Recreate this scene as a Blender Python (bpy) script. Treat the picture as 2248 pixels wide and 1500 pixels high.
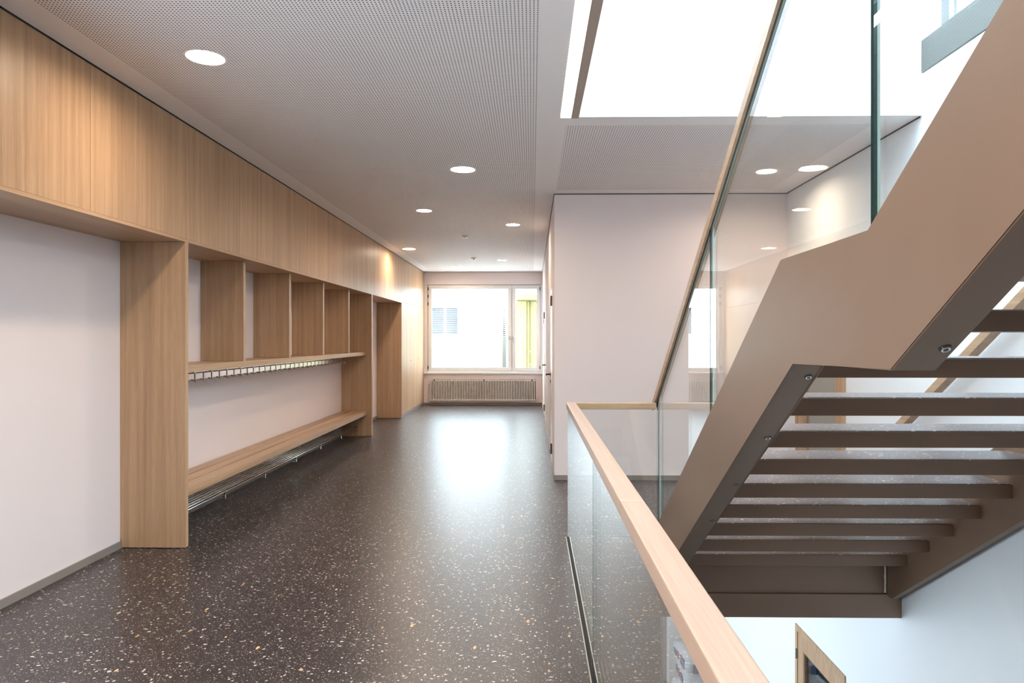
import bpy, bmesh, math, random
from mathutils import Vector
random.seed(7)
S = bpy.context.scene
for o in list(bpy.data.objects): bpy.data.objects.remove(o)
COL = S.collection

# ---------------------------------------------------------------- camera
cam_d = bpy.data.cameras.new('camera'); cam = bpy.data.objects.new('camera', cam_d); COL.objects.link(cam)
cam.location = (0, 0, 1.47)
cam.rotation_euler = (math.pi/2, 0, math.atan(22/1500))
cam_d.sensor_width = 36; cam_d.lens = 1500/2248*36
cam_d.shift_x = -22/2248; cam_d.shift_y = -4/2248
cam_d.clip_start = 0.02; cam_d.clip_end = 200
S.camera = cam

# ---------------------------------------------------------------- sky, exposure
SKY = 11.0
LAMP = 190.0
W = bpy.data.worlds.new('overcast_sky'); S.world = W; W.use_nodes = True
bg = W.node_tree.nodes['Background']
bg.inputs[0].default_value = (0.75, 0.895, 1.0, 1); bg.inputs[1].default_value = SKY
S.view_settings.view_transform = 'Standard'; S.view_settings.look = 'None'
S.view_settings.exposure = 0.52; S.view_settings.gamma = 1.0
S.view_settings.use_curve_mapping = False

def portal(name, loc, rot, sx, sy):
    l = bpy.data.lights.new(name, 'AREA'); l.shape = 'RECTANGLE'; l.size = sx; l.size_y = sy
    l.cycles.is_portal = True
    o = bpy.data.objects.new(name, l); COL.objects.link(o); o.location = loc; o.rotation_euler = rot
H = math.pi/2
portal('portal_window', (-1.08, 15.62, 1.73), (-H, 0, 0), 2.6, 2.0)            # faces -Y
portal('portal_added_skylight', (1.49, 2.55, 6.95), (0, 0, 0), 2.3, 4.3)             # faces -Z; unseen roof opening added to light the shaft
portal('portal_added_side_window', (-3.02, 1.45, 1.28), (0, -H, 0), 1.7, 1.3)        # faces +X; unseen window added for daylight from the left
portal('portal_added_lower_window', (-2.95, 7.6, -1.75), (0, -H, 0), 1.9, 4.0)           # faces +X; unseen window added to brighten the lower storey
portal('portal_upper_window', (2.95, 2.55, 4.85), (0, H, 0), 2.7, 4.1)         # faces -X

# ---------------------------------------------------------------- materials
def nt(name):
    m = bpy.data.materials.new(name); m.use_nodes = True
    t = m.node_tree; t.nodes.clear()
    out = t.nodes.new('ShaderNodeOutputMaterial'); return m, t, out
class N:
    def __init__(s, t): s.t = t
    def __call__(s, typ, ins=None, **kw):
        n = s.t.nodes.new(typ)
        for k, v in kw.items(): setattr(n, k, v)
        for k, v in (ins or {}).items():
            if isinstance(v, bpy.types.NodeSocket): s.t.links.new(v, n.inputs[k])
            else: n.inputs[k].default_value = v
        return n
    def m(s, op, a, b=None, c=None, clamp=False):
        ins = {0: a}
        if b is not None: ins[1] = b
        if c is not None: ins[2] = c
        return s('ShaderNodeMath', ins, operation=op, use_clamp=clamp).outputs[0]
def rgb(c): return (c[0], c[1], c[2], 1)

def plain(name, col, rough=0.5, metal=0.0, spec=0.5, bump=0.0, bscale=200, var=0.0, vscale=3):
    m, t, out = nt(name); n = N(t)
    b = n('ShaderNodeBsdfPrincipled', {'Base Color': rgb(col), 'Roughness': rough, 'Metallic': metal, 'Specular IOR Level': spec})
    g = n('ShaderNodeNewGeometry')
    if var > 0:
        no = n('ShaderNodeTexNoise', {'Vector': g.outputs['Position'], 'Scale': vscale, 'Detail': 5.0})
        mx = n('ShaderNodeMix', {0: no.outputs[0], 6: rgb([c*(1-var) for c in col]), 7: rgb([min(1, c*(1+var)) for c in col])}, data_type='RGBA')
        t.links.new(mx.outputs[2], b.inputs['Base Color'])
    if bump > 0:
        no = n('ShaderNodeTexNoise', {'Vector': g.outputs['Position'], 'Scale': bscale, 'Detail': 3.0})
        bu = n('ShaderNodeBump', {'Strength': bump, 'Distance': 0.001, 'Height': no.outputs[0]})
        t.links.new(bu.outputs[0], b.inputs['Normal'])
    t.links.new(b.outputs[0], out.inputs[0]); return m

def oak(name, axis, light=(0.585, 0.385, 0.232), dark=(0.36, 0.225, 0.131), rough=0.42, cross=26):
    """axis 0/1/2 = grain direction"""
    m, t, out = nt(name); n = N(t)
    g = n('ShaderNodeNewGeometry'); oi = n('ShaderNodeObjectInfo')
    off = n('ShaderNodeCombineXYZ', {i: n.m('MULTIPLY', oi.outputs['Random'], 13.0+i*7) for i in range(3)})
    p = n('ShaderNodeVectorMath', {0: g.outputs['Position'], 1: off.outputs[0]}, operation='ADD')
    sc = [cross]*3; sc[axis] = 0.55
    v1 = n('ShaderNodeVectorMath', {0: p.outputs[0], 1: sc}, operation='MULTIPLY')
    n1 = n('ShaderNodeTexNoise', {'Vector': v1.outputs[0], 'Scale': 1.0, 'Detail': 5.0, 'Roughness': 0.6, 'Distortion': 0.35})
    sc2 = [330]*3; sc2[axis] = 7
    v2 = n('ShaderNodeVectorMath', {0: p.outputs[0], 1: sc2}, operation='MULTIPLY')
    n2 = n('ShaderNodeTexNoise', {'Vector': v2.outputs[0], 'Scale': 1.0, 'Detail': 2.0})
    sc3 = [5]*3; sc3[axis] = 0.2
    v3 = n('ShaderNodeVectorMath', {0: p.outputs[0], 1: sc3}, operation='MULTIPLY')
    n3 = n('ShaderNodeTexNoise', {'Vector': v3.outputs[0], 'Scale': 1.0, 'Detail': 2.0})
    f = n.m('ADD', n.m('MULTIPLY', n1.outputs[0], 0.6), n.m('ADD', n.m('MULTIPLY', n2.outputs[0], 0.3), n.m('MULTIPLY', n3.outputs[0], 0.35)))
    r = n('ShaderNodeMapRange', {0: f, 1: 0.46, 2: 0.80, 3: 0.0, 4: 1.0})
    mx = n('ShaderNodeMix', {0: r.outputs[0], 6: rgb(dark), 7: rgb(light)}, data_type='RGBA')
    bu = n('ShaderNodeBump', {'Strength': 0.12, 'Distance': 0.0008, 'Height': n2.outputs[0]})
    b = n('ShaderNodeBsdfPrincipled', {'Base Color': mx.outputs[2], 'Roughness': rough, 'Specular IOR Level': 0.5, 'Normal': bu.outputs[0]})
    t.links.new(b.outputs[0], out.inputs[0]); return m

def lino(name, base=(0.028, 0.0225, 0.0235), rough=0.34):
    m, t, out = nt(name); n = N(t)
    g = n('ShaderNodeNewGeometry'); P = g.outputs['Position']
    no = n('ShaderNodeTexNoise', {'Vector': P, 'Scale': 1.3, 'Detail': 5.0, 'Roughness': 0.65})
    mott = n('ShaderNodeMix', {0: no.outputs[0], 6: rgb([c*0.72 for c in base]), 7: rgb([c*1.3 for c in base])}, data_type='RGBA')
    col = mott.outputs[2]
    dn = n('ShaderNodeTexNoise', {'Vector': P, 'Scale': 90.0, 'Detail': 2.0})
    wob = n('ShaderNodeVectorMath', {0: dn.outputs['Color'], 'Scale': 0.012}, operation='SCALE')
    PW = n('ShaderNodeVectorMath', {0: P, 1: wob.outputs[0]}, operation='ADD').outputs[0]
    for k, (scale, rmax, keep, c0, c1, st, rot) in enumerate([
            (120, 0.0026, 0.50, (0.20, 0.17, 0.155), (0.36, 0.30, 0.26), (1.0, 0.75), 0.4),
            (48, 0.0052, 0.24, (0.42, 0.35, 0.29), (0.62, 0.55, 0.48), (1.0, 0.62), 1.1),
            (46, 0.0048, 0.20, (0.46, 0.40, 0.36), (0.70, 0.62, 0.55), (0.5, 1.0), -0.5),
            (14, 0.0085, 0.13, (0.50, 0.27, 0.09), (0.66, 0.44, 0.22), (1.0, 0.42), 0.25)]):
        mp = n('ShaderNodeMapping', {'Vector': PW, 'Location': (3.7*k, 1.9*k, 0), 'Rotation': (0, 0, rot), 'Scale': (st[0], st[1], 0)})
        vo = n('ShaderNodeTexVoronoi', {'Vector': mp.outputs[0], 'Scale': float(scale), 'Randomness': 1.0}, voronoi_dimensions='2D')
        sep = n('ShaderNodeSeparateColor', {0: vo.outputs['Color']})
        # chip radius varies per cell; only a share of the cells hold a chip
        rad = n.m('MULTIPLY', n.m('MULTIPLY', n.m('SUBTRACT', keep, sep.outputs[0]), 1/keep), rmax*scale)
        mask = n.m('LESS_THAN', vo.outputs['Distance'], rad)
        cc = n('ShaderNodeMix', {0: sep.outputs[1], 6: rgb(c0), 7: rgb(c1)}, data_type='RGBA')
        mx = n('ShaderNodeMix', {0: mask, 6: col, 7: cc.outputs[2]}, data_type='RGBA')
        col = mx.outputs[2]
    b = n('ShaderNodeBsdfPrincipled', {'Base Color': col, 'Roughness': rough, 'Specular IOR Level': 0.8})
    t.links.new(b.outputs[0], out.inputs[0]); return m

def perforated(name, col):
    m, t, out = nt(name); n = N(t)
    g = n('ShaderNodeNewGeometry'); s = n('ShaderNodeSeparateXYZ', {0: g.outputs['Position']})
    fx = n.m('SUBTRACT', n.m('FRACT', n.m('DIVIDE', s.outputs[0], 0.018)), 0.5)
    fy = n.m('SUBTRACT', n.m('FRACT', n.m('DIVIDE', s.outputs[1], 0.018)), 0.5)
    d = n.m('SQRT', n.m('ADD', n.m('MULTIPLY', fx, fx), n.m('MULTIPLY', fy, fy)))
    mask = n.m('LESS_THAN', d, 0.225)
    mx = n('ShaderNodeMix', {0: mask, 6: rgb(col), 7: (0.06, 0.054, 0.052, 1)}, data_type='RGBA')
    b = n('ShaderNodeBsdfPrincipled', {'Base Color': mx.outputs[2], 'Roughness': 0.7, 'Specular IOR Level': 0.3})
    t.links.new(b.outputs[0], out.inputs[0]); return m

def thin_glass(name, tint=(0.97, 0.985, 0.98), f0=0.042):
    m, t, out = nt(name); n = N(t)
    lw = n('ShaderNodeLayerWeight', {'Blend': 0.5})
    fr = n.m('ADD', n.m('MULTIPLY', n.m('POWER', lw.outputs['Facing'], 5.0), 1-f0), f0)
    tr = n('ShaderNodeBsdfTransparent', {0: rgb(tint)}); gl = n('ShaderNodeBsdfGlossy', {'Color': (1, 1, 1, 1), 'Roughness': 0.0})
    mx = n('ShaderNodeMixShader', {0: fr, 1: tr.outputs[0], 2: gl.outputs[0]})
    t.links.new(mx.outputs[0], out.inputs[0]); return m

def emit(name, col, st):
    m, t, out = nt(name); n = N(t)
    e = n('ShaderNodeEmission', {0: rgb(col), 1: st}); t.links.new(e.outputs[0], out.inputs[0]); return m

WHITE = plain('white_plaster', (0.82, 0.740, 0.735), 0.75, spec=0.25, bump=0.05, bscale=350)
WHITE_SKYLIT = plain('white_plaster_skylit', (0.82, 0.845, 0.865), 0.75, spec=0.25)  # same plaster with the blue cast of the skylight put into its colour
CEIL = plain('ceiling_paint', (0.93, 0.885, 0.88), 0.8, spec=0.2)
PERF = perforated('perforated_ceiling_panel', (0.93, 0.885, 0.88))
OAKZ = oak('oak_veneer_upright', 2)
OAKY = oak('oak_veneer_lengthwise', 1)
OAKX = oak('oak_veneer_crosswise', 0)
RAILY = oak('oak_handrail_lengthwise', 1, (0.53, 0.37, 0.28), (0.39, 0.255, 0.18), 0.36, 45)
RAILX = oak('oak_handrail_crosswise', 0, (0.58, 0.40, 0.25), (0.32, 0.20, 0.11), 0.4, 40)
RAILS = oak('oak_handrail_sloped', 1, (0.55, 0.38, 0.25), (0.36, 0.235, 0.145), 0.4, 45)
FLOOR = lino('speckled_linoleum')
TREADTOP = lino('speckled_linoleum_tread', (0.075, 0.068, 0.075), 0.30)
BASE = plain('baseboard_grey', (0.27, 0.235, 0.21), 0.5, var=0.08, vscale=8)
STEEL = plain('bronze_coated_steel', (0.245, 0.158, 0.108), 0.42, metal=0.2, spec=0.5, bump=0.03, bscale=60, var=0.07, vscale=4)
CHROME = plain('brushed_steel', (0.72, 0.71, 0.70), 0.22, metal=1.0)
DARKMETAL = plain('dark_hardware', (0.10, 0.085, 0.075), 0.4, metal=0.6)
ALU = plain('aluminium_profile', (0.72, 0.68, 0.62), 0.3, metal=0.9)
WHITEPVC = plain('white_window_frame', (0.80, 0.81, 0.81), 0.35)
WHITEPAINT = plain('white_lacquer', (0.80, 0.79, 0.78), 0.35)
RADIATOR = plain('radiator_enamel', (0.78, 0.74, 0.70), 0.4)
GLASS = thin_glass('clear_glass')
WINGLASS = thin_glass('window_glass', (0.99, 1, 1), 0.03)
GEDGE = plain('glass_edge', (0.015, 0.045, 0.04), 0.1)
MULL = plain('stairwell_window_mullion', (0.17, 0.18, 0.18), 0.5)
GEDGEL = plain('glass_edge_pale', (0.35, 0.50, 0.49), 0.1)
BLACK = plain('black_gap', (0.012, 0.011, 0.011), 0.7)
TRIM = plain('strip_light_profile', (0.40, 0.31, 0.25), 0.5)
GREYGREEN = plain('grey_window_rail', (0.10, 0.105, 0.095), 0.5)
LAMPFACE = emit('lamp_diffuser', (1.0, 0.80, 0.60), LAMP)
LEDFACE = emit('strip_light_diffuser', (1.0, 0.86, 0.72), 9.0)
FACADE = plain('white_facade', (0.82, 0.83, 0.83), 0.8)
SLAT = plain('blind_slat', (0.022, 0.028, 0.034), 0.5)
YELLOW = plain('yellow_facade', (0.20, 0.17, 0.055), 0.7, var=0.1, vscale=1.5)
YELLOWD = plain('yellow_facade_trim', (0.12, 0.10, 0.035), 0.7)
GRASS = plain('pale_gravel', (0.5, 0.5, 0.48), 0.9)
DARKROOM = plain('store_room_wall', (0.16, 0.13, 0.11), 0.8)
PANEBACK = plain('beige_pane_backing', (0.36, 0.335, 0.28), 0.8)
BROWNPANEL = plain('brown_wall_panel', (0.17, 0.13, 0.12), 0.6)
SACKW = plain('white_plastic_sack', (0.62, 0.64, 0.66), 0.35, var=0.25, vscale=14)
SACKB = plain('blue_label', (0.06, 0.12, 0.24), 0.4)
SACKR = plain('red_label', (0.45, 0.08, 0.12), 0.4)

# ---------------------------------------------------------------- geometry helpers
def tag(o, label=None, cat=None, group=None, kind=None):
    if label: o['label'] = label
    if cat: o['category'] = cat
    if group: o['group'] = group
    if kind: o['kind'] = kind
    return o
def empty(name, loc=(0, 0, 0)):
    o = bpy.data.objects.new(name, None); COL.objects.link(o); o.location = loc
    o.empty_display_size = 0.1; return o
def thing(name, label, cat, loc=(0, 0, 0), group=None, kind=None):
    return tag(empty(name, loc), label, cat, group, kind)
def wpos(o):
    p = Vector(o.location)
    while o.parent: o = o.parent; p = p + Vector(o.location)
    return p
def link(name, bm, mats, parent=None, smooth=False, origin=None):
    bmesh.ops.recalc_face_normals(bm, faces=bm.faces)
    vs = [v.co for v in bm.verts]
    if origin is None:
        lo = Vector([min(v[i] for v in vs) for i in range(3)]); hi = Vector([max(v[i] for v in vs) for i in range(3)])
        origin = (lo+hi)/2
    origin = Vector(origin)
    bmesh.ops.translate(bm, verts=bm.verts, vec=-origin)
    me = bpy.data.meshes.new(name); bm.to_mesh(me); bm.free()
    for m in (mats if isinstance(mats, (list, tuple)) else [mats]): me.materials.append(m)
    if smooth:
        for p in me.polygons: p.use_smooth = True
    o = bpy.data.objects.new(name, me); COL.objects.link(o)
    if parent: o.parent = parent; o.location = origin - wpos(parent)
    else: o.location = origin
    return o
def inst(src, name, pos, parent=None):
    """another object sharing src's mesh, centred on world position pos"""
    o = bpy.data.objects.new(name, src.data); COL.objects.link(o)
    o.rotation_euler = src.rotation_euler
    if parent: o.parent = parent; o.location = Vector(pos) - wpos(parent)
    else: o.location = pos
    return o
def addbox(bm, x0, x1, y0, y1, z0, z1, mi=0):
    v = [bm.verts.new((x, y, z)) for x in (x0, x1) for y in (y0, y1) for z in (z0, z1)]
    fs = []
    for q in ((0, 1, 3, 2), (4, 6, 7, 5), (0, 4, 5, 1), (2, 3, 7, 6), (0, 2, 6, 4), (1, 5, 7, 3)):
        f = bm.faces.new([v[i] for i in q]); f.material_index = mi; fs.append(f)
    return fs
def box(name, x0, x1, y0, y1, z0, z1, mat, parent=None, bev=0.0, origin=None):
    bm = bmesh.new(); addbox(bm, x0, x1, y0, y1, z0, z1)
    if bev: bmesh.ops.bevel(bm, geom=bm.edges[:], offset=bev, segments=2, affect='EDGES', profile=0.5)
    return link(name, bm, mat, parent, origin=origin)
def addprism(bm, pts, ax, a0, a1, mi=0):
    """polygon pts extruded along axis ax; pts are the two remaining coordinates in xyz order"""
    def mk(p, a):
        c = list(p); c.insert(ax, a); return bm.verts.new(c)
    A = [mk(p, a0) for p in pts]; B = [mk(p, a1) for p in pts]; n = len(pts)
    fs = [bm.faces.new(A[::-1]), bm.faces.new(B)]
    for i in range(n): fs.append(bm.faces.new([A[i], A[(i+1) % n], B[(i+1) % n], B[i]]))
    for f in fs: f.material_index = mi
    return fs
def prism(name, pts, ax, a0, a1, mat, parent=None, bev=0.0):
    bm = bmesh.new(); addprism(bm, pts, ax, a0, a1)
    if bev: bmesh.ops.bevel(bm, geom=bm.edges[:], offset=bev, segments=2, affect='EDGES', profile=0.5)
    return link(name, bm, mat, parent)
def addcyl(bm, c, r, h, ax=2, seg=24, r2=None, mi=0, caps=True):
    """cylinder from c along +axis for h"""
    r2 = r if r2 is None else r2
    A, B = [], []
    for i in range(seg):
        a = 2*math.pi*i/seg; ca, sa = math.cos(a), math.sin(a)
        for L, rr, hh in ((A, r, 0), (B, r2, h)):
            p = [rr*ca, rr*sa]; p.insert(ax, hh)
            L.append(bm.verts.new((c[0]+p[0], c[1]+p[1], c[2]+p[2])))
    for i in range(seg):
        f = bm.faces.new([A[i], A[(i+1) % seg], B[(i+1) % seg], B[i]]); f.material_index = mi
    if caps:
        bm.faces.new(A[::-1]).material_index = mi; bm.faces.new(B).material_index = mi
def cyl(name, c, r, h, mat, parent=None, ax=2, seg=24, r2=None):
    bm = bmesh.new(); addcyl(bm, c, r, h, ax, seg, r2); return link(name, bm, mat, parent)
def addtube(bm, pts, r, seg=8):
    pts = [Vector(p) for p in pts]; rings = []
    for i, p in enumerate(pts):
        d = (pts[min(i+1, len(pts)-1)]-pts[max(i-1, 0)]).normalized()
        u = d.cross(Vector((0, 0, 1)))
        if u.length < 1e-3: u = d.cross(Vector((1, 0, 0)))
        u.normalize(); w = d.cross(u)
        rings.append([bm.verts.new(p+(u*math.cos(2*math.pi*k/seg)+w*math.sin(2*math.pi*k/seg))*r) for k in range(seg)])
    for a, b in zip(rings, rings[1:]):
        for k in range(seg): bm.faces.new([a[k], a[(k+1) % seg], b[(k+1) % seg], b[k]])
    bm.faces.new(rings[0][::-1]); bm.faces.new(rings[-1])
def wall_cells(axis, t0, t1, ar, zr, openings):
    """wall slab across axis (0 = x, 1 = y) thickness t0..t1, running ar, height zr, minus openings (a0,a1,z0,z1)"""
    bm = bmesh.new()
    A = sorted(set([ar[0], ar[1]]+[v for o in openings for v in o[:2]]))
    for a0, a1 in zip(A, A[1:]):
        am = (a0+a1)/2; cuts = sorted([(o[2], o[3]) for o in openings if o[0] < am < o[1]]); z = zr[0]
        for c0, c1 in cuts+[(zr[1], None)]:
            if c0 > z+1e-6:
                if axis == 0: addbox(bm, t0, t1, a0, a1, z, c0)
                else: addbox(bm, a0, a1, t0, t1, z, c0)
            if c1 is not None: z = c1
    return bm
def struct(name, bm, mat, label=None, cat=None):
    return tag(link(name, bm, mat), label, cat, kind='structure')
def sbox(name, *a, label=None, cat=None):
    return tag(box(name, *a), label, cat, kind='structure')

XF, XB = -2.44, -2.905           # fascia front, wall behind the oak joinery
XR, XC = 2.66, 0.235             # stairwell wall, far corridor wall
YW, YB = 15.40, 7.17             # window wall, front of the white block
CE = 3.0
Y0, RISE, GO = 4.70, 0.175, 0.256  # stair: near face of the bottom tread, rise, going

# ---------------------------------------------------------------- floors, slabs
bm = bmesh.new()
addprism(bm, [(-3.05, -5.3), (2.85, -5.3), (2.85, -1.3), (0.286, -1.3), (0.286, 5.0), (2.66, 5.0), (2.66, 7.3), (0.36, 7.3), (0.36, 15.7), (-3.05, 15.7)], 2, -0.50, 0.0)
struct('floor', bm, FLOOR, 'dark brown linoleum floor flecked with pale and orange chips', 'floor')
sbox('floor_lower', -3.05, 2.85, -5.3, 10.2, -3.7, -3.5, FLOOR, label='dark speckled floor of the storey below the stair void', cat='floor')

# ---------------------------------------------------------------- walls
struct('wall_left', wall_cells(0, -3.05, XB, (-5.3, 15.6), (0.0, 3.2), [(0.8, 2.1, 0.43, 2.13)]), WHITE, label='white plaster wall behind the oak coat storage', cat='wall')  # opening out of frame, added to let daylight in from the left
bm = wall_cells(1, YW, YW+0.22, (-3.05, 0.45), (0.0, 3.2), [(-2.37, 0.207, 0.70, 2.716)])
struct('wall_far', bm, WHITE, 'white wall around the corridor window', 'wall')
D1 = (7.86, 8.81, 0.0, 2.06); D2 = (11.75, 12.70, 0.0, 2.06)
bm = wall_cells(0, XC, XC+0.16, (YB+0.16, YW+0.2), (0.0, 3.2), [D1, D2])
struct('wall_corridor', bm, WHITE, 'white corridor wall with flush doors leading to the window', 'wall')
sbox('wall_block', XC, XR+0.01, YB, YB+0.16, 0.0, 3.2, WHITE, label='large white plaster wall beyond the glass balustrade', cat='wall')
DR = (5.83, 6.92, 0.0, 2.116); DL = (5.83, 6.92, -3.5, -1.384)
UW = (0.4, 4.66, 3.50, 6.3)
bm = wall_cells(0, XR, XR+0.2, (-5.3, 10.2), (-3.7, 7.0), [DR, DL, UW])
struct('wall_stairwell', bm, WHITE_SKYLIT, 'tall white stairwell wall running past the stairs', 'wall')
sbox('wall_lower_far', -3.05, XR, 10.0, 10.2, -3.5, -0.5, WHITE, label='wall at the back of the storey below', cat='wall')
struct('wall_lower_left', wall_cells(0, -3.05, -2.9, (-5.3, 10.0), (-3.5, -0.5), [(5.6, 9.6, -2.7, -0.8)]), WHITE)  # opening is an unseen window added to light the walls down here
sbox('wall_lower_rear', -3.05, XR, -5.3, -5.1, -3.5, -0.5, WHITE)
sbox('ceiling_lower', 0.286, XR, 5.02, 10.0, -0.56, -0.51, WHITE)
sbox('wall_rear', -3.05, XR, -5.3, -5.1, 0.0, 3.2, WHITE)
# upper stairwell shaft
sbox('wall_upper_far', 0.326, XR, 4.708, 4.95, 3.06, 7.0, WHITE_SKYLIT, label='bright white wall seen up through the stair opening', cat='wall')
sbox('wall_upper_left', 0.08, 0.325, -1.3, 4.95, 3.06, 7.0, WHITE_SKYLIT)
sbox('wall_unseen_rear', -3.05, XR, -5.3, -5.1, 3.5, 7.2, WHITE_SKYLIT)  # unseen end wall, set far back to keep the stair treads dim
sbox('wall_upper_side', -3.05, -2.9, -5.1, -1.3, 3.5, 7.2, WHITE_SKYLIT)
sbox('wall_upper_corner', -2.9, 0.2, -1.5, -1.3, 3.5, 7.2, WHITE_SKYLIT)
sbox('ceiling_unseen', -3.05, XR+0.2, -5.3, 0.4, 7.01, 7.2, CEIL)  # unseen roof added to cut the daylight falling on the treads
# the void below the floor edge
sbox('trim_1', 0.262, 0.288, -1.3, 5.0, -0.52, -0.004, WHITE_SKYLIT)

# ---------------------------------------------------------------- ceiling with perforated panels and lamp wells
LAMPS = [(-1.772, 3.682, 0.098), (-0.623, 6.144, 0.107), (-1.281, 8.092, 0.088), (-0.255, 9.104, 0.090), (-2.076, 11.503, 0.107),
         (-0.58, 13.183, 0.088), (-1.549, 14.413, 0.107), (2.131, 6.251, 0.088), (-1.95, 1.15, 0.107), (-0.70, 0.75, 0.098), (-1.30, -1.9, 0.107), (-0.4, -3.4, 0.098)]  # last four lamps are out of view, added to light the scene
def panel_with_holes(bm, x0, x1, y0, y1, z, holes, mi):
    es = []
    def loop(pts):
        vs = [bm.verts.new((p[0], p[1], z)) for p in pts]
        for i in range(len(vs)): es.append(bm.edges.new((vs[i], vs[(i+1) % len(vs)])))
    loop([(x0, y0), (x1, y0), (x1, y1), (x0, y1)])
    for x, y, r in holes: loop([(x+r*math.cos(2*math.pi*i/48), y+r*math.sin(2*math.pi*i/48)) for i in range(48)])
    for f in bmesh.ops.triangle_fill(bm, use_beauty=True, use_dissolve=False, edges=es)['geom']:
        if isinstance(f, bmesh.types.BMFace): f.material_index = mi
ceil = thing('ceiling', 'grey-white ceiling with finely perforated acoustic panels', 'ceiling', (0, 5, 3.0), kind='structure')
def flat(name, x0, x1, y0, y1, holes, mat):
    bm = bmesh.new(); panel_with_holes(bm, x0, x1, y0, y1, CE, holes, 0)
    return link(name, bm, mat, ceil)
PX0, PX1, PY1 = -2.25, 0.037, 15.1
inp = [l for l in LAMPS if l[0] < 0.03]
flat('perforated_panel', PX0, PX1, -4.9, PY1, inp, PERF)
flat('perforated_panel', 0.244, 2.42, 4.887, 6.98, [LAMPS[7]], PERF)
for a in [(XF-0.1, PX0, -5.3, 15.7), (PX0, PX1, PY1, 15.7), (PX0, PX1, -5.3, -4.9), (PX1, 0.195, -5.3, 15.7), (0.195, 0.244, 4.715, 15.7), (0.195, 2.85, -5.3, -1.25),
          (0.244, 2.66, 4.715, 4.887), (0.244, 2.66, 6.98, 7.4), (2.42, 2.66, 4.887, 6.98), (0.244, 0.45, 7.4, 15.7)]:
    flat('plain_strip', *a, [], CEIL)
bm = bmesh.new()
addprism(bm, [(-3.05, -5.3), (2.66, -5.3), (2.66, -1.25), (0.32, -1.25), (0.32, 4.72), (2.66, 4.72), (2.66, 7.4), (0.45, 7.4), (0.45, 15.7), (-3.05, 15.7)], 2, 3.06, 3.5)
link('slab', bm, WHITE_SKYLIT, ceil)
box('edge_strip', 0.324, XR, 4.700, 4.716, 3.0, 3.06, WHITE_SKYLIT, ceil)
# shadow gaps where the ceiling meets walls
for nm, a in [('shadow_gap', (XF, XF+0.006, -5.0, YW, 2.994, 3.0)), ('shadow_gap', (XC-0.006, XC, YB, YW, 2.992, 3.0)), ('shadow_gap', (XC, XR, YB-0.006, YB, 2.992, 3.0)), ('shadow_gap', (XR-0.008, XR, 4.72, YB, 2.992, 3.0)), ('shadow_gap', (XF, XC, YW-0.01, YW, 2.994, 3.0))]:
    box(nm, *a, BLACK, ceil)

# ---------------------------------------------------------------- lamps
LL = ['round ceiling downlight nearest the camera, left above the oak fascia',
      'round ceiling downlight second from the camera, near the ceiling centre',
      'round ceiling downlight third from the camera, left of centre',
      'small round downlight beside the corridor wall, right of the far lamps',
      'round downlight close to the far oak fascia, casting a bright scallop on it',
      'small round downlight at the far right of the corridor before the window',
      'round downlight farthest away, right in front of the corridor window',
      'round downlight above the stairs, seen behind the glass near the stairwell wall',
      'added downlight out of view, beside the oak fascia', 'added downlight out of view above the camera',
      'added unseen downlight in the rear corridor, left side', 'added unseen downlight at the rear corridor end']
for (x, y, r), lb in zip(LAMPS, LL):
    t = thing('ceiling_downlight', lb, 'lamp', (x, y, 3.0), 'recessed round ceiling downlights')
    bm = bmesh.new(); addcyl(bm, (x, y, 3.0), r, 0.032, seg=48, caps=False); link('reflector', bm, WHITEPAINT, t, smooth=True)
    bm = bmesh.new()
    vs = [bm.verts.new((x+r*math.cos(2*math.pi*i/48), y+r*math.sin(2*math.pi*i/48), 3.026)) for i in range(48)]
    bm.faces.new(vs[::-1]); link('diffuser', bm, LAMPFACE, t)
    bm = bmesh.new()
    for i in range(48):
        a0, a1 = 2*math.pi*i/48, 2*math.pi*(i+1)/48
        pr = [(r, 3.0), (r+0.010, 2.9985), (r+0.012, 3.0)]
        for (ra, za), (rb, zb) in zip(pr, pr[1:]):
            bm.faces.new([bm.verts.new((x+q*math.cos(a), y+q*math.sin(a), z)) for q, z, a in ((ra, za, a0), (ra, za, a1), (rb, zb, a1), (rb, zb, a0))])
    link('trim_ring', bm, WHITEPAINT, t)
t = thing('strip_light', 'long warm linear ceiling light along the edge of the stair opening', 'lamp', (0.25, 1.7, 3.0))
box('diffuser', 0.197, 0.268, -1.2, 4.713, 2.999, 3.02, LEDFACE, t)
box('profile', 0.268, 0.321, -1.2, 4.705, 2.992, 3.06, TRIM, t)
box('profile_back', 0.195, 0.268, -1.2, 4.713, 3.022, 3.06, TRIM, t)
for x, y, lb in [(-0.986, 10.05, 'small white smoke detector on the ceiling before the wide lamp'), (-1.088, 12.735, 'small dark-centred detector on the ceiling nearest the window')]:
    t = thing('smoke_detector', lb, 'detector', (x, y, 3.0))
    bm = bmesh.new(); addcyl(bm, (x, y, 2.975), 0.035, 0.025, r2=0.05); link('body', bm, WHITEPAINT, t)
    cyl('sensor', (x, y, 2.962), 0.016, 0.014, DARKMETAL if y > 11 else WHITEPAINT, t)

# ---------------------------------------------------------------- oak fascia
fas = thing('oak_fascia', 'long oak veneer fascia running under the ceiling above the coat storage', 'fascia', (XF, 5, 2.18))
ys = [-5.0, -3.1, -0.82, 1.46, 3.74, 6.02, 8.30, 10.58, 12.86, YW-0.002]
for a, b in zip(ys, ys[1:]):
    box('panel', XF-0.022, XF, a+0.0012, b-0.0012, 2.182, 2.992, OAKZ, fas)
box('soffit', XB+0.001, XF, -5.0, 12.78, 2.160, 2.181, OAKY, fas)
box('carcass', XB+0.001, XF-0.024, -5.0, YW-0.002, 2.19, 2.985, OAKY, fas)

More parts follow.
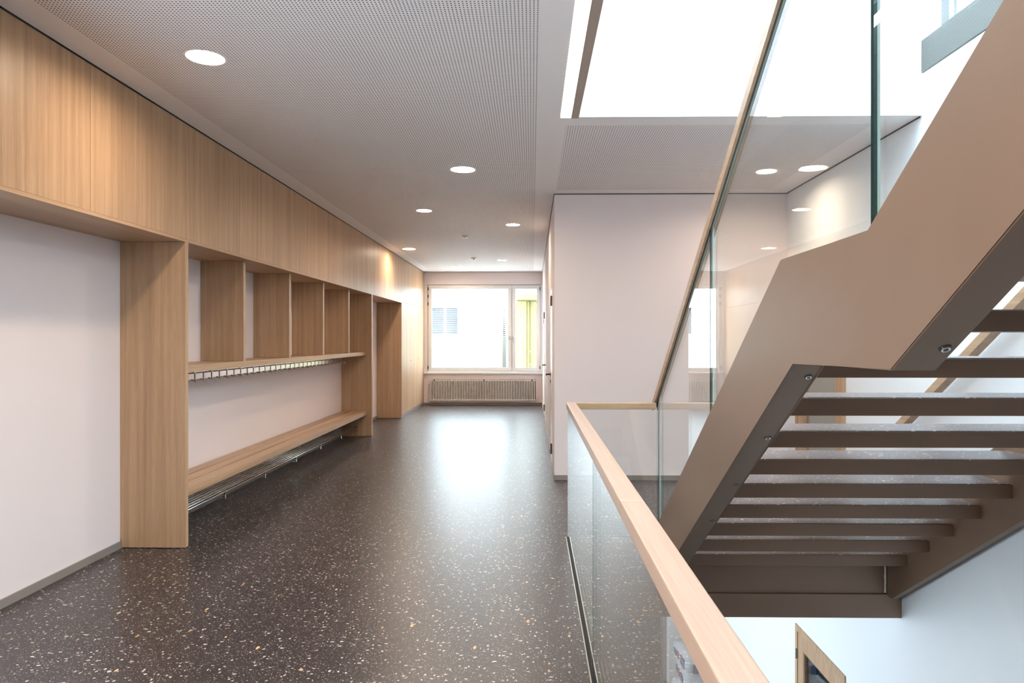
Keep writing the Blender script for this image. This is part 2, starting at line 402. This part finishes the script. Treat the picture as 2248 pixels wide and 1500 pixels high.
# ---------------------------------------------------------------- coat storage
cs = thing('coat_storage', 'oak coat storage with a shelf, four uprights and tall side panels', 'shelf unit', (-2.67, 7.6, 0))
P1, P2 = 4.775, 10.365
def side_panel(parent, y, th):
    bm = bmesh.new()
    addprism(bm, [(XB+0.001, 0.06), (XB+0.012, 0.06), (XB+0.012, 0.004), (XF, 0.004), (XF, 2.159), (XB+0.001, 2.159)], 1, y, y+th)
    bmesh.ops.bevel(bm, geom=bm.edges[:], offset=0.0015, segments=1, affect='EDGES')
    return link('side_panel', bm, OAKZ, parent)
side_panel(cs, P1, 0.042); side_panel(cs, P2, 0.055)
XS = -2.53
for i, y in enumerate((5.945, 7.075, 8.225, 9.375)):
    box('upright', XB+0.002, XS+0.004, y, y+0.045, 1.283, 2.159, OAKZ, cs, 0.0015)
box('shelf', XB+0.002, XS, P1+0.043, P2-0.001, 1.230, 1.282, OAKY, cs, 0.002)

# bench
bn = thing('bench', 'low slatted oak bench below the coat hooks', 'bench', (-2.7, 7.6, 0.32))
for k, (a, b) in enumerate(((-2.892, -2.778), (-2.760, -2.653), (-2.635, -2.512))):
    box('slat', a, b, P1+0.043, P2-0.001, 0.325, 0.383, OAKY, bn, 0.003)
for y in (5.3, 6.6, 7.9, 9.2):
    box('support', -2.89, -2.60, y, y+0.04, 0.300, 0.324, ALU, bn)
# coat rack
cr = thing('coat_rack', 'row of small square steel coat hooks under the oak shelf', 'coat rack', (-2.85, 7.6, 1.2))
bm = bmesh.new(); addbox(bm, -2.862, -2.842, P1+0.06, P2-0.02, 1.196, 1.210); link('rail', bm, CHROME, cr)
plate = hook = None; bracket = None
hy = [P1+0.10+0.1515*k for k in range(36)]
for k, y in enumerate(hy):
    if y+0.07 > P2-0.02: break
    if plate is None:
        plate = box('hook_plate', -2.846, -2.838, y-0.064, y+0.064, 1.126, 1.186, CHROME, cr, 0.002); p = plate
        bm = bmesh.new(); addtube(bm, [(-2.838, y+0.030, 1.135), (-2.822, y+0.030, 1.122), (-2.810, y+0.030, 1.120), (-2.806, y+0.030, 1.134)], 0.008, 8)
        hook = link('hook', bm, CHROME, p, smooth=True)
    else:
        p = inst(plate, 'hook_plate', (-2.842, y, 1.156), cr)
        q = bpy.data.objects.new('hook', hook.data); COL.objects.link(q); q.parent = p; q.location = hook.location
    if k % 2 == 0:
        if bracket is None: bracket = box('bracket', -2.860, -2.836, y-0.083, y-0.071, 1.186, 1.2295, CHROME, cr)
        else: inst(bracket, 'bracket', (-2.848, y-0.077, 1.20775), cr)
# shoe rack
sr = thing('shoe_rack', 'chrome bar shoe rack mounted on the wall under the bench', 'shoe rack', (-2.75, 7.6, 0.1))
rod = None
for k in range(6):
    x = -2.868 + k*0.043
    if rod is None:
        bm = bmesh.new(); addcyl(bm, (x, P1+0.05, 0.156), 0.0065, P2-P1-0.08, ax=1, seg=10); rod = link('bar', bm, CHROME, sr, smooth=True)
    else: inst(rod, 'bar', (x, rod.location.y+sr.location.y, 0.156), sr)
src = None
for y in (4.95, 5.836, 6.72, 7.61, 8.49, 9.41, 10.26):
    bm = bmesh.new()
    if src is None:
        addbox(bm, -2.904, -2.635, y-0.012, y+0.012, 0.140, 0.149)
        addbox(bm, -2.645, -2.635, y-0.012, y+0.012, 0.100, 0.149)
        addbox(bm, -2.700, -2.635, y-0.012, y+0.012, 0.100, 0.108)
        addbox(bm, -2.904, -2.898, y-0.02, y+0.02, 0.13, 0.24)
        src = link('bracket', bm, CHROME, sr); base_y = y; lx = src.location.copy()
    else:
        bm.free(); o = bpy.data.objects.new('bracket', src.data); COL.objects.link(o); o.parent = sr; o.location = lx + Vector((0, y-base_y, 0))

# tall cabinet by the window
tc = thing('tall_cabinet', 'tall built-in cabinet with flush doors beside the corridor window', 'cabinet', (-2.67, 14.1, 0))
P3 = 12.745
side_panel(tc, P3, 0.045)
box('carcass', XB+0.001, XF-0.024, P3+0.05, YW-0.002, 0.06, 2.158, OAKY, tc)
for a, b in ((P3+0.047, 13.70), (13.704, 14.54), (14.544, YW-0.003)):
    d = box('door', XF-0.022, XF, a, b, 0.062, 2.178, OAKZ, tc)
    cyl('lock', (XF-0.001, b-0.06 if b < 14 else a+0.06, 1.05), 0.012, 0.006, CHROME, d, ax=0, seg=16)
box('plinth', XF-0.05, XF-0.012, P3+0.047, YW-0.003, 0.0, 0.06, BASE, tc)

# ---------------------------------------------------------------- baseboards
for nm, a in [('baseboard_left', (XB, XB+0.011, -5.1, P1-0.001, 0, 0.05)), ('baseboard_niche', (XB, XB+0.011, P2+0.056, P3-0.001, 0, 0.05)),
              ('baseboard_coat_storage', (XB, XB+0.011, P1+0.043, P2-0.001, 0, 0.05)),
              ('baseboard_block', (XC, XR, YB-0.011, YB, 0, 0.05)), ('baseboard_corner', (XC-0.011, XC, YB-0.011, D1[0]-0.02, 0, 0.05)),
              ('baseboard_corridor', (XC-0.011, XC, D1[1]+0.02, D2[0]-0.02, 0, 0.05)), ('baseboard_corridor_far', (XC-0.011, XC, D2[1]+0.02, YW, 0, 0.05)),
              ('baseboard_far', (XF, XC-0.012, YW-0.011, YW, 0, 0.05)), ('baseboard_stairwell', (XR-0.011, XR, 5.01, DR[0]-0.002, 0, 0.05))]:
    tag(box(nm, *a, BASE), kind='structure')

# ---------------------------------------------------------------- window at the end
w1 = thing('window_1', 'wide white-framed corridor window with a narrow right-hand casement', 'window', (-1.08, YW, 0.74), kind='structure')
fx0, fx1, fz0, fz1 = -2.366, 0.205, 0.742, 2.713
def frame_bm(x0, x1, z0, z1, y0, y1, w, wb=None):
    bm = bmesh.new(); wb = wb or w
    addbox(bm, x0, x0+w, y0, y1, z0, z1); addbox(bm, x1-w, x1, y0, y1, z0, z1)
    addbox(bm, x0+w, x1-w, y0, y1, z1-w, z1); addbox(bm, x0+w, x1-w, y0, y1, z0, z0+wb); return bm
link('frame', frame_bm(fx0, fx1, fz0, fz1, YW+0.035, YW+0.11, 0.035), WHITEPVC, w1)
box('mullion', -0.475, -0.435, YW+0.035, YW+0.11, fz0+0.035, fz1-0.035, WHITEPVC, w1)
s = link('sash', frame_bm(-2.338, -0.470, 0.765, 2.690, YW+0.012, YW+0.075, 0.072), WHITEPVC, w1)
box('pane', -2.27, -0.54, YW+0.04, YW+0.058, 0.83, 2.62, WINGLASS, s)
h = box('window_handle', -0.512, -0.497, YW-0.02, YW+0.012, 1.47, 1.55, CHROME, s, 0.003)
s2 = link('sash', frame_bm(-0.442, 0.178, 0.765, 2.690, YW+0.012, YW+0.075, 0.072), WHITEPVC, w1)
box('pane', -0.372, 0.108, YW+0.04, YW+0.058, 0.83, 2.62, WINGLASS, s2)
box('window_handle', -0.415, -0.400, YW-0.03, YW+0.012, 1.43, 1.55, CHROME, s2, 0.003)
for x in (-2.348,):
    for z in (2.62, 2.45, 2.28, 0.84): box('hinge', x-0.010, x+0.010, YW-0.002, YW+0.012, z-0.035, z+0.035, DARKMETAL, w1)
for z in (2.62, 0.84): box('hinge', 0.168, 0.186, YW-0.002, YW+0.012, z-0.035, z+0.035, DARKMETAL, w1)
box('window_sill', XF+0.002, XC-0.002, YW-0.05, YW+0.035, 0.700, 0.741, WHITEPVC, w1, 0.003)

rd = thing('radiator', 'white tubular radiator with dense vertical fins under the window sill', 'radiator', (-1.1, YW, 0.08))
box('back_panel', -2.30, 0.08, YW-0.022, YW-0.002, 0.10, 0.58, BASE, rd)  # dark colour stands in for the shade between the deep fins
bm = bmesh.new()
for k in range(65):
    x = -2.295+k*0.0365; addbox(bm, x, x+0.017, YW-0.085, YW-0.035, 0.088, 0.594)
tag(link('fins', bm, RADIATOR, rd), kind='stuff')
for z in (0.12, 0.555): box('header_tube', -2.30, 0.08, YW-0.07, YW-0.045, z-0.012, z+0.012, RADIATOR, rd)
for x in (-2.2, -1.08, 0.0): box('mount', x-0.012, x+0.012, YW-0.086, YW-0.03, 0.54, 0.575, DARKMETAL, rd)

# ---------------------------------------------------------------- flush corridor doors
def flush_door(nm, D, hinge_y, handle_y, lever_dir, lb):
    d = thing(nm, lb, 'door', (XC, (D[0]+D[1])/2, 0), kind='structure')
    box('leaf', XC+0.002, XC+0.042, D[0]+0.05, D[1]-0.05, 0.008, 2.01, WHITEPAINT, d)
    bm = bmesh.new()
    addbox(bm, XC-0.004, XC+0.06, D[0], D[0]+0.046, 0, 2.06); addbox(bm, XC-0.004, XC+0.06, D[1]-0.046, D[1], 0, 2.06); addbox(bm, XC-0.004, XC+0.06, D[0]+0.046, D[1]-0.046, 2.014, 2.06)
    link('frame', bm, WHITEPAINT, d)
    box('backing', XC+0.06, XC+0.07, D[0], D[1], 0, 2.06, BLACK, d)
    for z in (0.21, 1.92): cyl('hinge', (XC-0.012, hinge_y, z-0.06), 0.011, 0.12, DARKMETAL, d, seg=12)
    bm = bmesh.new(); addcyl(bm, (XC-0.006, handle_y, 1.03), 0.026, 0.008, ax=0, seg=20)
    addtube(bm, [(XC, handle_y, 1.03), (XC-0.052, handle_y, 1.03), (XC-0.055, handle_y+0.02*lever_dir, 1.03), (XC-0.055, handle_y+0.13*lever_dir, 1.03)], 0.010, 10)
    link('door_handle', bm, DARKMETAL, d, smooth=True)
    cyl('lock_cylinder', (XC-0.006, handle_y, 0.94), 0.022, 0.008, DARKMETAL, d, ax=0, seg=20)
flush_door('door_1', D1, D1[0]+0.04, D1[1]-0.11, -1, 'white flush door at the near end of the corridor wall')
flush_door('door_2', D2, D2[1]-0.04, D2[0]+0.11, 1, 'white flush door at the far end of the corridor wall')
t = thing('light_switch', 'small dark switch plate on the corridor wall beside the far door', 'switch', (XC, 13.6, 1.9))
box('plate', XC-0.008, XC, 13.55, 13.65, 1.78, 1.88, DARKMETAL, t, 0.002)
box('rocker', XC-0.011, XC-0.008, 13.575, 13.625, 1.80, 1.86, CHROME, t)

# ---------------------------------------------------------------- oak glazed doors in the stairwell wall
def glazed_door(nm, z0, lb):
    d = thing(nm, lb, 'door', (XR, 6.375, z0), kind='structure')
    a, b, top = DR[0], DR[1], z0+2.116
    bm = bmesh.new()
    for y0, y1, za, zb in ((a, a+0.055, z0, top), (b-0.055, b, z0, top), (a+0.055, b-0.055, top-0.06, top)):
        addbox(bm, XR-0.012, XR+0.10, y0, y1, za, zb)
    link('frame', bm, OAKZ, d)
    la, lb_, lt = a+0.058, b-0.058, top-0.063
    bm = bmesh.new(); st = 0.135
    addbox(bm, XR-0.006, XR+0.045, la, la+st, z0+0.01, lt); addbox(bm, XR-0.006, XR+0.045, lb_-st, lb_, z0+0.01, lt)
    addbox(bm, XR-0.006, XR+0.045, la+st, lb_-st, lt-st, lt); addbox(bm, XR-0.006, XR+0.045, la+st, lb_-st, z0+0.01, z0+0.2)
    l = link('leaf', bm, OAKZ, d)
    bm = bmesh.new(); q = 0.014
    for y0, y1, za, zb in ((la+st, la+st+q, z0+0.2, lt-st), (lb_-st-q, lb_-st, z0+0.2, lt-st), (la+st+q, lb_-st-q, lt-st-q, lt-st)):
        addbox(bm, XR-0.002, XR+0.03, y0, y1, za, zb)
    link('glazing_bead', bm, OAKX, l)
    box('pane', XR+0.016, XR+0.024, la+st, lb_-st, z0+0.2, lt-st, GLASS, l)
    for z in (z0+0.25, top-0.28): cyl('hinge', (XR-0.018, b-0.052, z-0.05), 0.011, 0.10, CHROME, d, seg=12)
    bm = bmesh.new(); addtube(bm, [(XR-0.006, la+0.06, z0+0.9), (XR-0.055, la+0.06, z0+0.9), (XR-0.057, la+0.08, z0+0.9), (XR-0.057, la+0.19, z0+0.9)], 0.01, 10)
    link('door_handle', bm, CHROME, d, smooth=True)
    if z0 > -1: box('blind', XR+0.045, XR+0.055, la+0.02, lb_-0.02, z0+0.05, lt-0.02, PANEBACK, l)  # beige board added behind the glass to lighten the dark pane
    # the room behind the glass
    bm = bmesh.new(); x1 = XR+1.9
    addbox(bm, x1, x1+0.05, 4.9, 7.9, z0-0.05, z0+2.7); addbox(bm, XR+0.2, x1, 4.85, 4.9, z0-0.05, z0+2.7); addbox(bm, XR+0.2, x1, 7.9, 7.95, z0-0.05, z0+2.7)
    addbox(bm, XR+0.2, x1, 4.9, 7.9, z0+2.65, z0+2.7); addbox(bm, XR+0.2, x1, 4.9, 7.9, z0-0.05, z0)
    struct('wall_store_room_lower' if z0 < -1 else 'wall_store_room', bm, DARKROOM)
glazed_door('door_3', 0.0, 'oak-framed glazed door seen between the stair treads')
glazed_door('door_4', -3.5, 'oak door with glass pane on the storey below the stairs')
t = thing('store_room_shelf', 'pale shelf rack inside the room behind the lower oak door', 'shelf', (3.4, 7.5, -3.5))
for z in (-3.0, -2.45, -1.95): box('board', 2.95, 4.4, 7.35, 7.85, z, z+0.045, WHITEPAINT, t)
for x in (2.97, 4.36): box('post', x, x+0.03, 7.37, 7.40, -3.5, -1.4, WHITEPAINT, t)

# ---------------------------------------------------------------- landing balustrade
bl = thing('glass_balustrade', 'glass balustrade with oak handrail around the stair void', 'balustrade', (0.275, 2, 0))
def pane(name, pts, ax, a0, a1, parent, pale=None):
    """pane: faces clear glass, rim dark green edge"""
    bm = bmesh.new(); n_ = len(pts)
    L = []
    for a in (a0, a0+(a1-a0)*0.55, a1):
        ring = []
        for p in pts:
            c = list(p); c.insert(ax, a); ring.append(bm.verts.new(c))
        L.append(ring)
    bm.faces.new(L[0][::-1]); bm.faces.new(L[2])
    for k in (0, 1):
        for i in range(n_):
            bm.faces.new([L[k][i], L[k][(i+1) % n_], L[k+1][(i+1) % n_], L[k+1][i]]).material_index = 1+k
    return link(name, bm, [GLASS, GEDGE, pale or GEDGE], parent)
HT = 1.0
box('handrail', 0.257, 0.327, 2.001, 5.135, HT-0.046, HT, RAILY, bl, 0.003)
box('handrail', 0.257, 0.327, -1.28, 1.9995, HT-0.046, HT, RAILY, bl, 0.003)
box('handrail', 0.3275, 0.919, 5.065, 5.135, HT-0.046, HT, RAILX, bl, 0.003)
for a, b in ((-1.2, 0.985), (1.0, 2.985), (3.0, 5.11)):
    pane('glass_pane', [(a, 0.002), (b, 0.002), (b, HT-0.046), (a, HT-0.046)], 0, 0.2665, 0.2835, bl)
pane('glass_pane', [(0.285, 0.002), (0.932, 0.002), (0.932, HT-0.046), (0.285, HT-0.046)], 1, 5.093, 5.110, bl)
bm = bmesh.new()
addbox(bm, 0.250, 0.2555, -1.28, 5.075, 0.0, 0.007); addbox(bm, 0.2955, 0.301, -1.28, 5.075, 0.0, 0.007)
link('floor_channel', bm, ALU, bl)
bm = bmesh.new(); addbox(bm, 0.2555, 0.2660, -1.28, 5.09, 0.0, 0.003); addbox(bm, 0.284, 0.2955, -1.28, 5.09, 0.0, 0.003); link('channel_seal', bm, BLACK, bl)
bm = bmesh.new(); addbox(bm, 0.302, 0.9, 5.08, 5.085, 0.0, 0.005); addbox(bm, 0.302, 0.9, 5.118, 5.123, 0.0, 0.005); link('floor_channel', bm, ALU, bl)

# ---------------------------------------------------------------- staircase
sc = thing('staircase', 'bronze steel staircase with open treads and glass side rising to the floor above', 'staircase', (1.75, 4.97, 0))
XS0, XS1 = 0.895, 1.008
topl = [(4.975, 0.10), (3.203, 1.270), (2.477, 1.759), (1.835, 1.759), (-1.0, 3.67)]
botl = [(-1.0, 3.225), (1.719, 1.393), (2.361, 1.390), (4.975, -0.345)]
bm = bmesh.new(); addprism(bm, topl+botl, 0, XS0, XS1)
bmesh.ops.bevel(bm, geom=bm.edges[:], offset=0.003, segments=2, affect='EDGES')
st = link('stringer', bm, STEEL, sc)
def soffit(y): # underside height of the left stringer
    if y >= 2.361: return 1.390+(2.361-y)*0.6637
    if y >= 1.719: return 1.3915
    return 1.393+(1.719-y)*0.674
XT0, XT1 = XS1-0.002, 2.56
bm = bmesh.new(); addprism(bm, topl[:0]+[(4.975, 0.10), (2.44, 1.80), (1.80, 1.80), (-1.0, 3.67)]+[(-1.0, 3.225), (1.719, 1.393), (2.361, 1.390), (4.90, -0.375), (4.975, -0.375)], 0, XT1, XT1+0.045)
link('stringer', bm, STEEL, sc)
# bolts on the underside of the stringer
bm0 = None
for y, px in ((1.635, 0), (2.438, 0), (2.854, 0), (3.289, 0), (3.72, 0), (4.15, 0), (4.58, 0)):
    z = soffit(y); sl = 0.0 if 1.719 < y < 2.361 else (0.6637 if y > 2 else 0.674)
    ang = math.atan(sl); nrm = Vector((0, -math.sin(ang), -math.cos(ang)))
    if bm0 is None:
        bm = bmesh.new(); addcyl(bm, (0, 0, -0.002), 0.0145, 0.004, seg=20, mi=1); addcyl(bm, (0, 0, 0.002), 0.0105, 0.003, seg=20); addcyl(bm, (0, 0, 0.005), 0.0065, 0.001, seg=6, mi=1)
        bm0 = link('bolt', bm, [CHROME, DARKMETAL], sc, origin=(0, 0, 0)); o = bm0
    else:
        o = bpy.data.objects.new('bolt', bm0.data); COL.objects.link(o); o.parent = sc
    o.location = Vector((XS0+0.085, y, z))-sc.location; o.rotation_euler = nrm.to_track_quat('Z', 'Y').to_euler()
TH, DEP = 0.077, 0.283
t0 = None
def tread(yn, zt, dep, nm='tread'):
    b = box(nm, XT0, XT1+0.001, yn, yn+dep, zt-TH, zt-0.003, STEEL, sc, 0.002)
    c = box('covering', XT0+0.01, XT1-0.008, yn+0.006, yn+dep-0.006, zt-0.0035, zt, TREADTOP, b)
    return b, c
tb, tcov = tread(Y0, 0.0, DEP)
for i in list(range(1, 10))+list(range(11, 20)):
    yn = Y0-GO*i if i < 10 else 1.486-GO*(i-10)
    b = inst(tb, 'tread', (tb.location.x+sc.location.x, yn+DEP/2, RISE*i-0.04), sc)
    c = bpy.data.objects.new('covering', tcov.data); COL.objects.link(c); c.parent = b; c.location = tcov.location
tread(1.486, 1.75, 2.423-1.486, 'landing')
# plate and edge beam closing the floor edge under the first tread
box('riser_plate', 0.289, XT1-0.001, 4.972, 4.998, -0.363, -0.002, STEEL, sc)
box('edge_beam', 0.289, XR-0.001, 4.955, 4.999, -0.535, -0.364, STEEL, sc, 0.002)
bm = bmesh.new()
for k in range(26):
    z = -0.355+k*0.0108; r = 0.006+0.0025*random.random()
    addcyl(bm, (XT1-0.012+0.002*random.random(), 4.968, z), r, 0.0105, seg=8)
link('weld_bead', bm, RADIATOR, sc)
# glass side
XG0, XG1 = 0.936, 0.954
def rail_bot(y):
    return 0.962+0.6775*(5.203-y) if y > 2.4 else (2.861 if y > 1.76 else 2.861+0.674*(1.76-y))
def st_top(y):
    for (ya, za), (yb, zb) in zip(topl, topl[1:]):
        if yb <= y <= ya: return za+(zb-za)*(ya-y)/(ya-yb)
    return 0.035
def stair_pane(ya, yb):
    ks = sorted([y for y in (2.477, 1.835) if yb < y < ya], reverse=True); ku = sorted([y for y in (2.4, 1.76) if yb < y < ya])
    pts = [(y, st_top(y)-0.03) for y in [ya]+ks+[yb]]+[(y, rail_bot(y)+0.012) for y in [yb]+ku+[ya]]
    pane('glass_pane', pts, 0, XG0, XG1, sc, GEDGEL)
stair_pane(5.09, 3.610); stair_pane(3.597, 1.902); stair_pane(1.886, 0.3); stair_pane(0.285, -0.95)
# oak handrail with a groove under it
ny = [5.25, 2.4, 1.76, -0.95]
def rail_prism(name, x0, x1, d0, d1, mat, bev=0.0):
    pts = [(y, rail_bot(y)+d0) for y in ny]+[(y, rail_bot(y)+d1) for y in ny[::-1]]
    return prism(name, pts, 0, x0, x1, mat, sc, bev)
rail_prism('handrail', 0.920, 0.9335, 0.0, 0.03, RAILS)
rail_prism('handrail', 0.9565, 0.970, 0.0, 0.03, RAILS)
rail_prism('handrail', 0.920, 0.970, 0.0302, 0.062, RAILS)
rail_prism('handrail_groove', 0.9335, 0.9360, 0.016, 0.030, BLACK); rail_prism('handrail_groove', 0.954, 0.9565, 0.016, 0.030, BLACK)

# wall handrail
wr = thing('wall_handrail', 'oak handrail on steel brackets along the stairwell wall, seen between treads', 'handrail', (2.6, 4.0, 1.3))
pts = [(4.90, 0.785), (2.45, 2.475), (2.45, 2.541), (4.90, 0.851)]
prism('rail', pts, 0, 2.560, 2.618, RAILS, wr, 0.003)
for y in (4.74, 3.6, 2.7):
    z = 0.785+(4.90-y)*0.69
    bm = bmesh.new(); addtube(bm, [(2.597, y, z+0.004), (2.597, y, z-0.03), (2.62, y, z-0.05), (2.659, y, z-0.05)], 0.008, 8); addcyl(bm, (2.652, y, z-0.05), 0.03, 0.008, ax=0, seg=16)
    link('bracket', bm, CHROME, wr, smooth=False)

# ---------------------------------------------------------------- upper window beside the stairs
w2 = thing('window_2', 'upper stairwell window with a grey bottom rail high on the right', 'window', (XR, 2.5, 3.5), kind='structure')
box('bottom_rail', XR-0.012, XR+0.01, 0.4, 4.69, 3.285, 3.505, GREYGREEN, w2, 0.002)
for y in (4.43, 2.9, 1.4): box('mullion', XR+0.02, XR+0.10, y, y+0.085, 3.5, 6.3, MULL, w2)
for a, b in ((0.4, 1.4), (1.485, 2.9), (2.985, 4.43), (4.515, 4.66)):
    box('pane', XR+0.05, XR+0.068, a, b, 3.5, 6.3, WINGLASS, w2)

# ---------------------------------------------------------------- storey below: panel, frame strip, stacked sacks
tag(box('brown_door_panel', 0.9, 1.86, 9.93, 9.995, -3.5, -0.9, BROWNPANEL), 'dark brown door panel at the back of the storey below', 'door panel')
tag(box('white_post', 1.92, 2.09, 9.6, 9.77, -3.5, -0.6, WHITEPAINT, None, 0.004), 'white square post on the storey below, seen through the balustrade glass', 'post')
sx = 0
for i, (x, y, z, rz, lab) in enumerate([(2.05, 8.55, -3.5, 0.1, 'lowest'), (2.07, 8.57, -3.27, -0.08, 'second lowest'), (2.04, 8.54, -3.04, 0.06, 'middle'), (2.06, 8.56, -2.81, -0.05, 'second highest'), (2.05, 8.55, -2.58, 0.04, 'topmost')]):
    t = thing('plastic_sack', 'white printed plastic sack, %s of the stack on the storey below' % lab, 'sack', (x, y, z), 'stacked sacks below the stairs')
    bm = bmesh.new(); bmesh.ops.create_cube(bm, size=1.0); bmesh.ops.subdivide_edges(bm, edges=bm.edges[:], cuts=5, use_grid_fill=True)
    for v in bm.verts:
        u, w, q = v.co.x*2, v.co.y*2, v.co.z*2
        k = 1-0.45*max(abs(u)**4, abs(w)**4)
        n_ = 0.012*math.sin(u*9+i)*math.cos(w*7+2*i)
        v.co = Vector((u*0.21*(1-0.06*q*q), w*0.33*(1-0.05*q*q), 0.11+q*0.105*k+n_))
    o = link('sack', bm, SACKW, t, smooth=True, origin=(0, 0, 0)); o.location = (0, 0, 0); t.rotation_euler.z = rz
    for k, (mt, y0, y1, z0, z1) in enumerate([(SACKB, -0.22, -0.06, 0.05, 0.15), (SACKR, 0.02, 0.10, 0.06, 0.13), (SACKB, 0.14, 0.25, 0.05, 0.11)]):
        l = box('label_print', -0.222, -0.20, y0, y1, z0, z1, mt, None); l.parent = t
        l2 = box('label_print', y0*0.6, y1*0.6, -0.345, -0.31, z0, z1, mt, None); l2.parent = t

# ---------------------------------------------------------------- outdoors
sbox('ground_outside', -40, 40, 15.9, 70, -3.7, -3.5, GRASS, label='pale ground outside the corridor window', cat='ground')
wb = thing('white_building', 'white neighbouring building with slatted blinds, outside the window', 'building', (-6, 24, -3.5))
bm = wall_cells(1, 22.0, 22.3, (-12, -0.97), (-3.5, 9), [(-3.25, -2.40, 1.66, 2.50)])
link('facade', bm, FACADE, wb)
bm = wall_cells(0, -1.27, -0.97, (22.3, 32), (-3.5, 9), [(23.0, 25.2, 1.55, 2.55)]); link('side_facade', bm, FACADE, wb)
def blind(x0, x1, y, z0, z1, n_, axis):
    bd = empty('window', (0, 0, 0)); bd.parent = wb; bd.location = Vector(((x0+x1)/2, y, z0))-wb.location
    if axis == 1:
        box('window_glass', x0, x1, y+0.22, y+0.24, z0, z1, WHITEPVC, bd)
    else:
        box('window_glass', y-0.24, y-0.22, x0, x1, z0, z1, SLAT, bd)
    first = None
    for k in range(n_):
        z = z0+(z1-z0)*(k+0.3)/n_
        if axis == 1:
            for a, b in ((x0, (x0+x1)/2-0.03), ((x0+x1)/2+0.03, x1)):
                box('slat', a+0.02, b, y+0.02, y+0.05, z, z+0.036, SLAT, bd)
        else: box('slat', y-0.05, y-0.02, x0, x1, z, z+0.028, WHITEPVC, bd)
blind(-3.25, -2.40, 22.0, 1.66, 2.50, 14, 1)
blind(23.0, 25.2, -0.97, 1.55, 2.55, 14, 0)
yb = thing('yellow_building', 'yellow-green clad building seen through the narrow right window pane', 'building', (1.5, 22, -3.5))
A, B = Vector((-0.46, 20.0)), Vector((3.6, 22.2)); dr = (B-A).normalized(); nr = Vector((dr.y, -dr.x))
def strip(name, a, b, d0, d1, z0, z1, mat):
    q = [A+dr*a+nr*d0, A+dr*b+nr*d0, A+dr*b+nr*d1, A+dr*a+nr*d1]
    return prism(name, [tuple(p) for p in q], 2, z0-3.5, z1-3.5, mat, yb)
prism('body', [(-0.46, 20.0), (3.6, 22.2), (3.6, 27), (-0.46, 27)], 2, -3.5, 2.75, YELLOW, yb)
for k in range(13): strip('cladding_board', 0.02+k*0.33, 0.32+k*0.33, 0.002, 0.035, 0.05, 6.1, YELLOW)
strip('eaves', -0.02, 4.6, 0.002, 0.5, 6.12, 6.3, YELLOWD)
for z in (4.25, 4.62): strip('railing_bar', 0.05, 4.4, 0.70, 0.74, z, z+0.035, YELLOWD)
strip('railing_post', 0.75, 0.84, 0.68, 0.76, 3.7, 4.75, GREYGREEN)
strip('downpipe', 0.42, 0.49, 0.04, 0.11, 0.05, 6.1, YELLOWD)
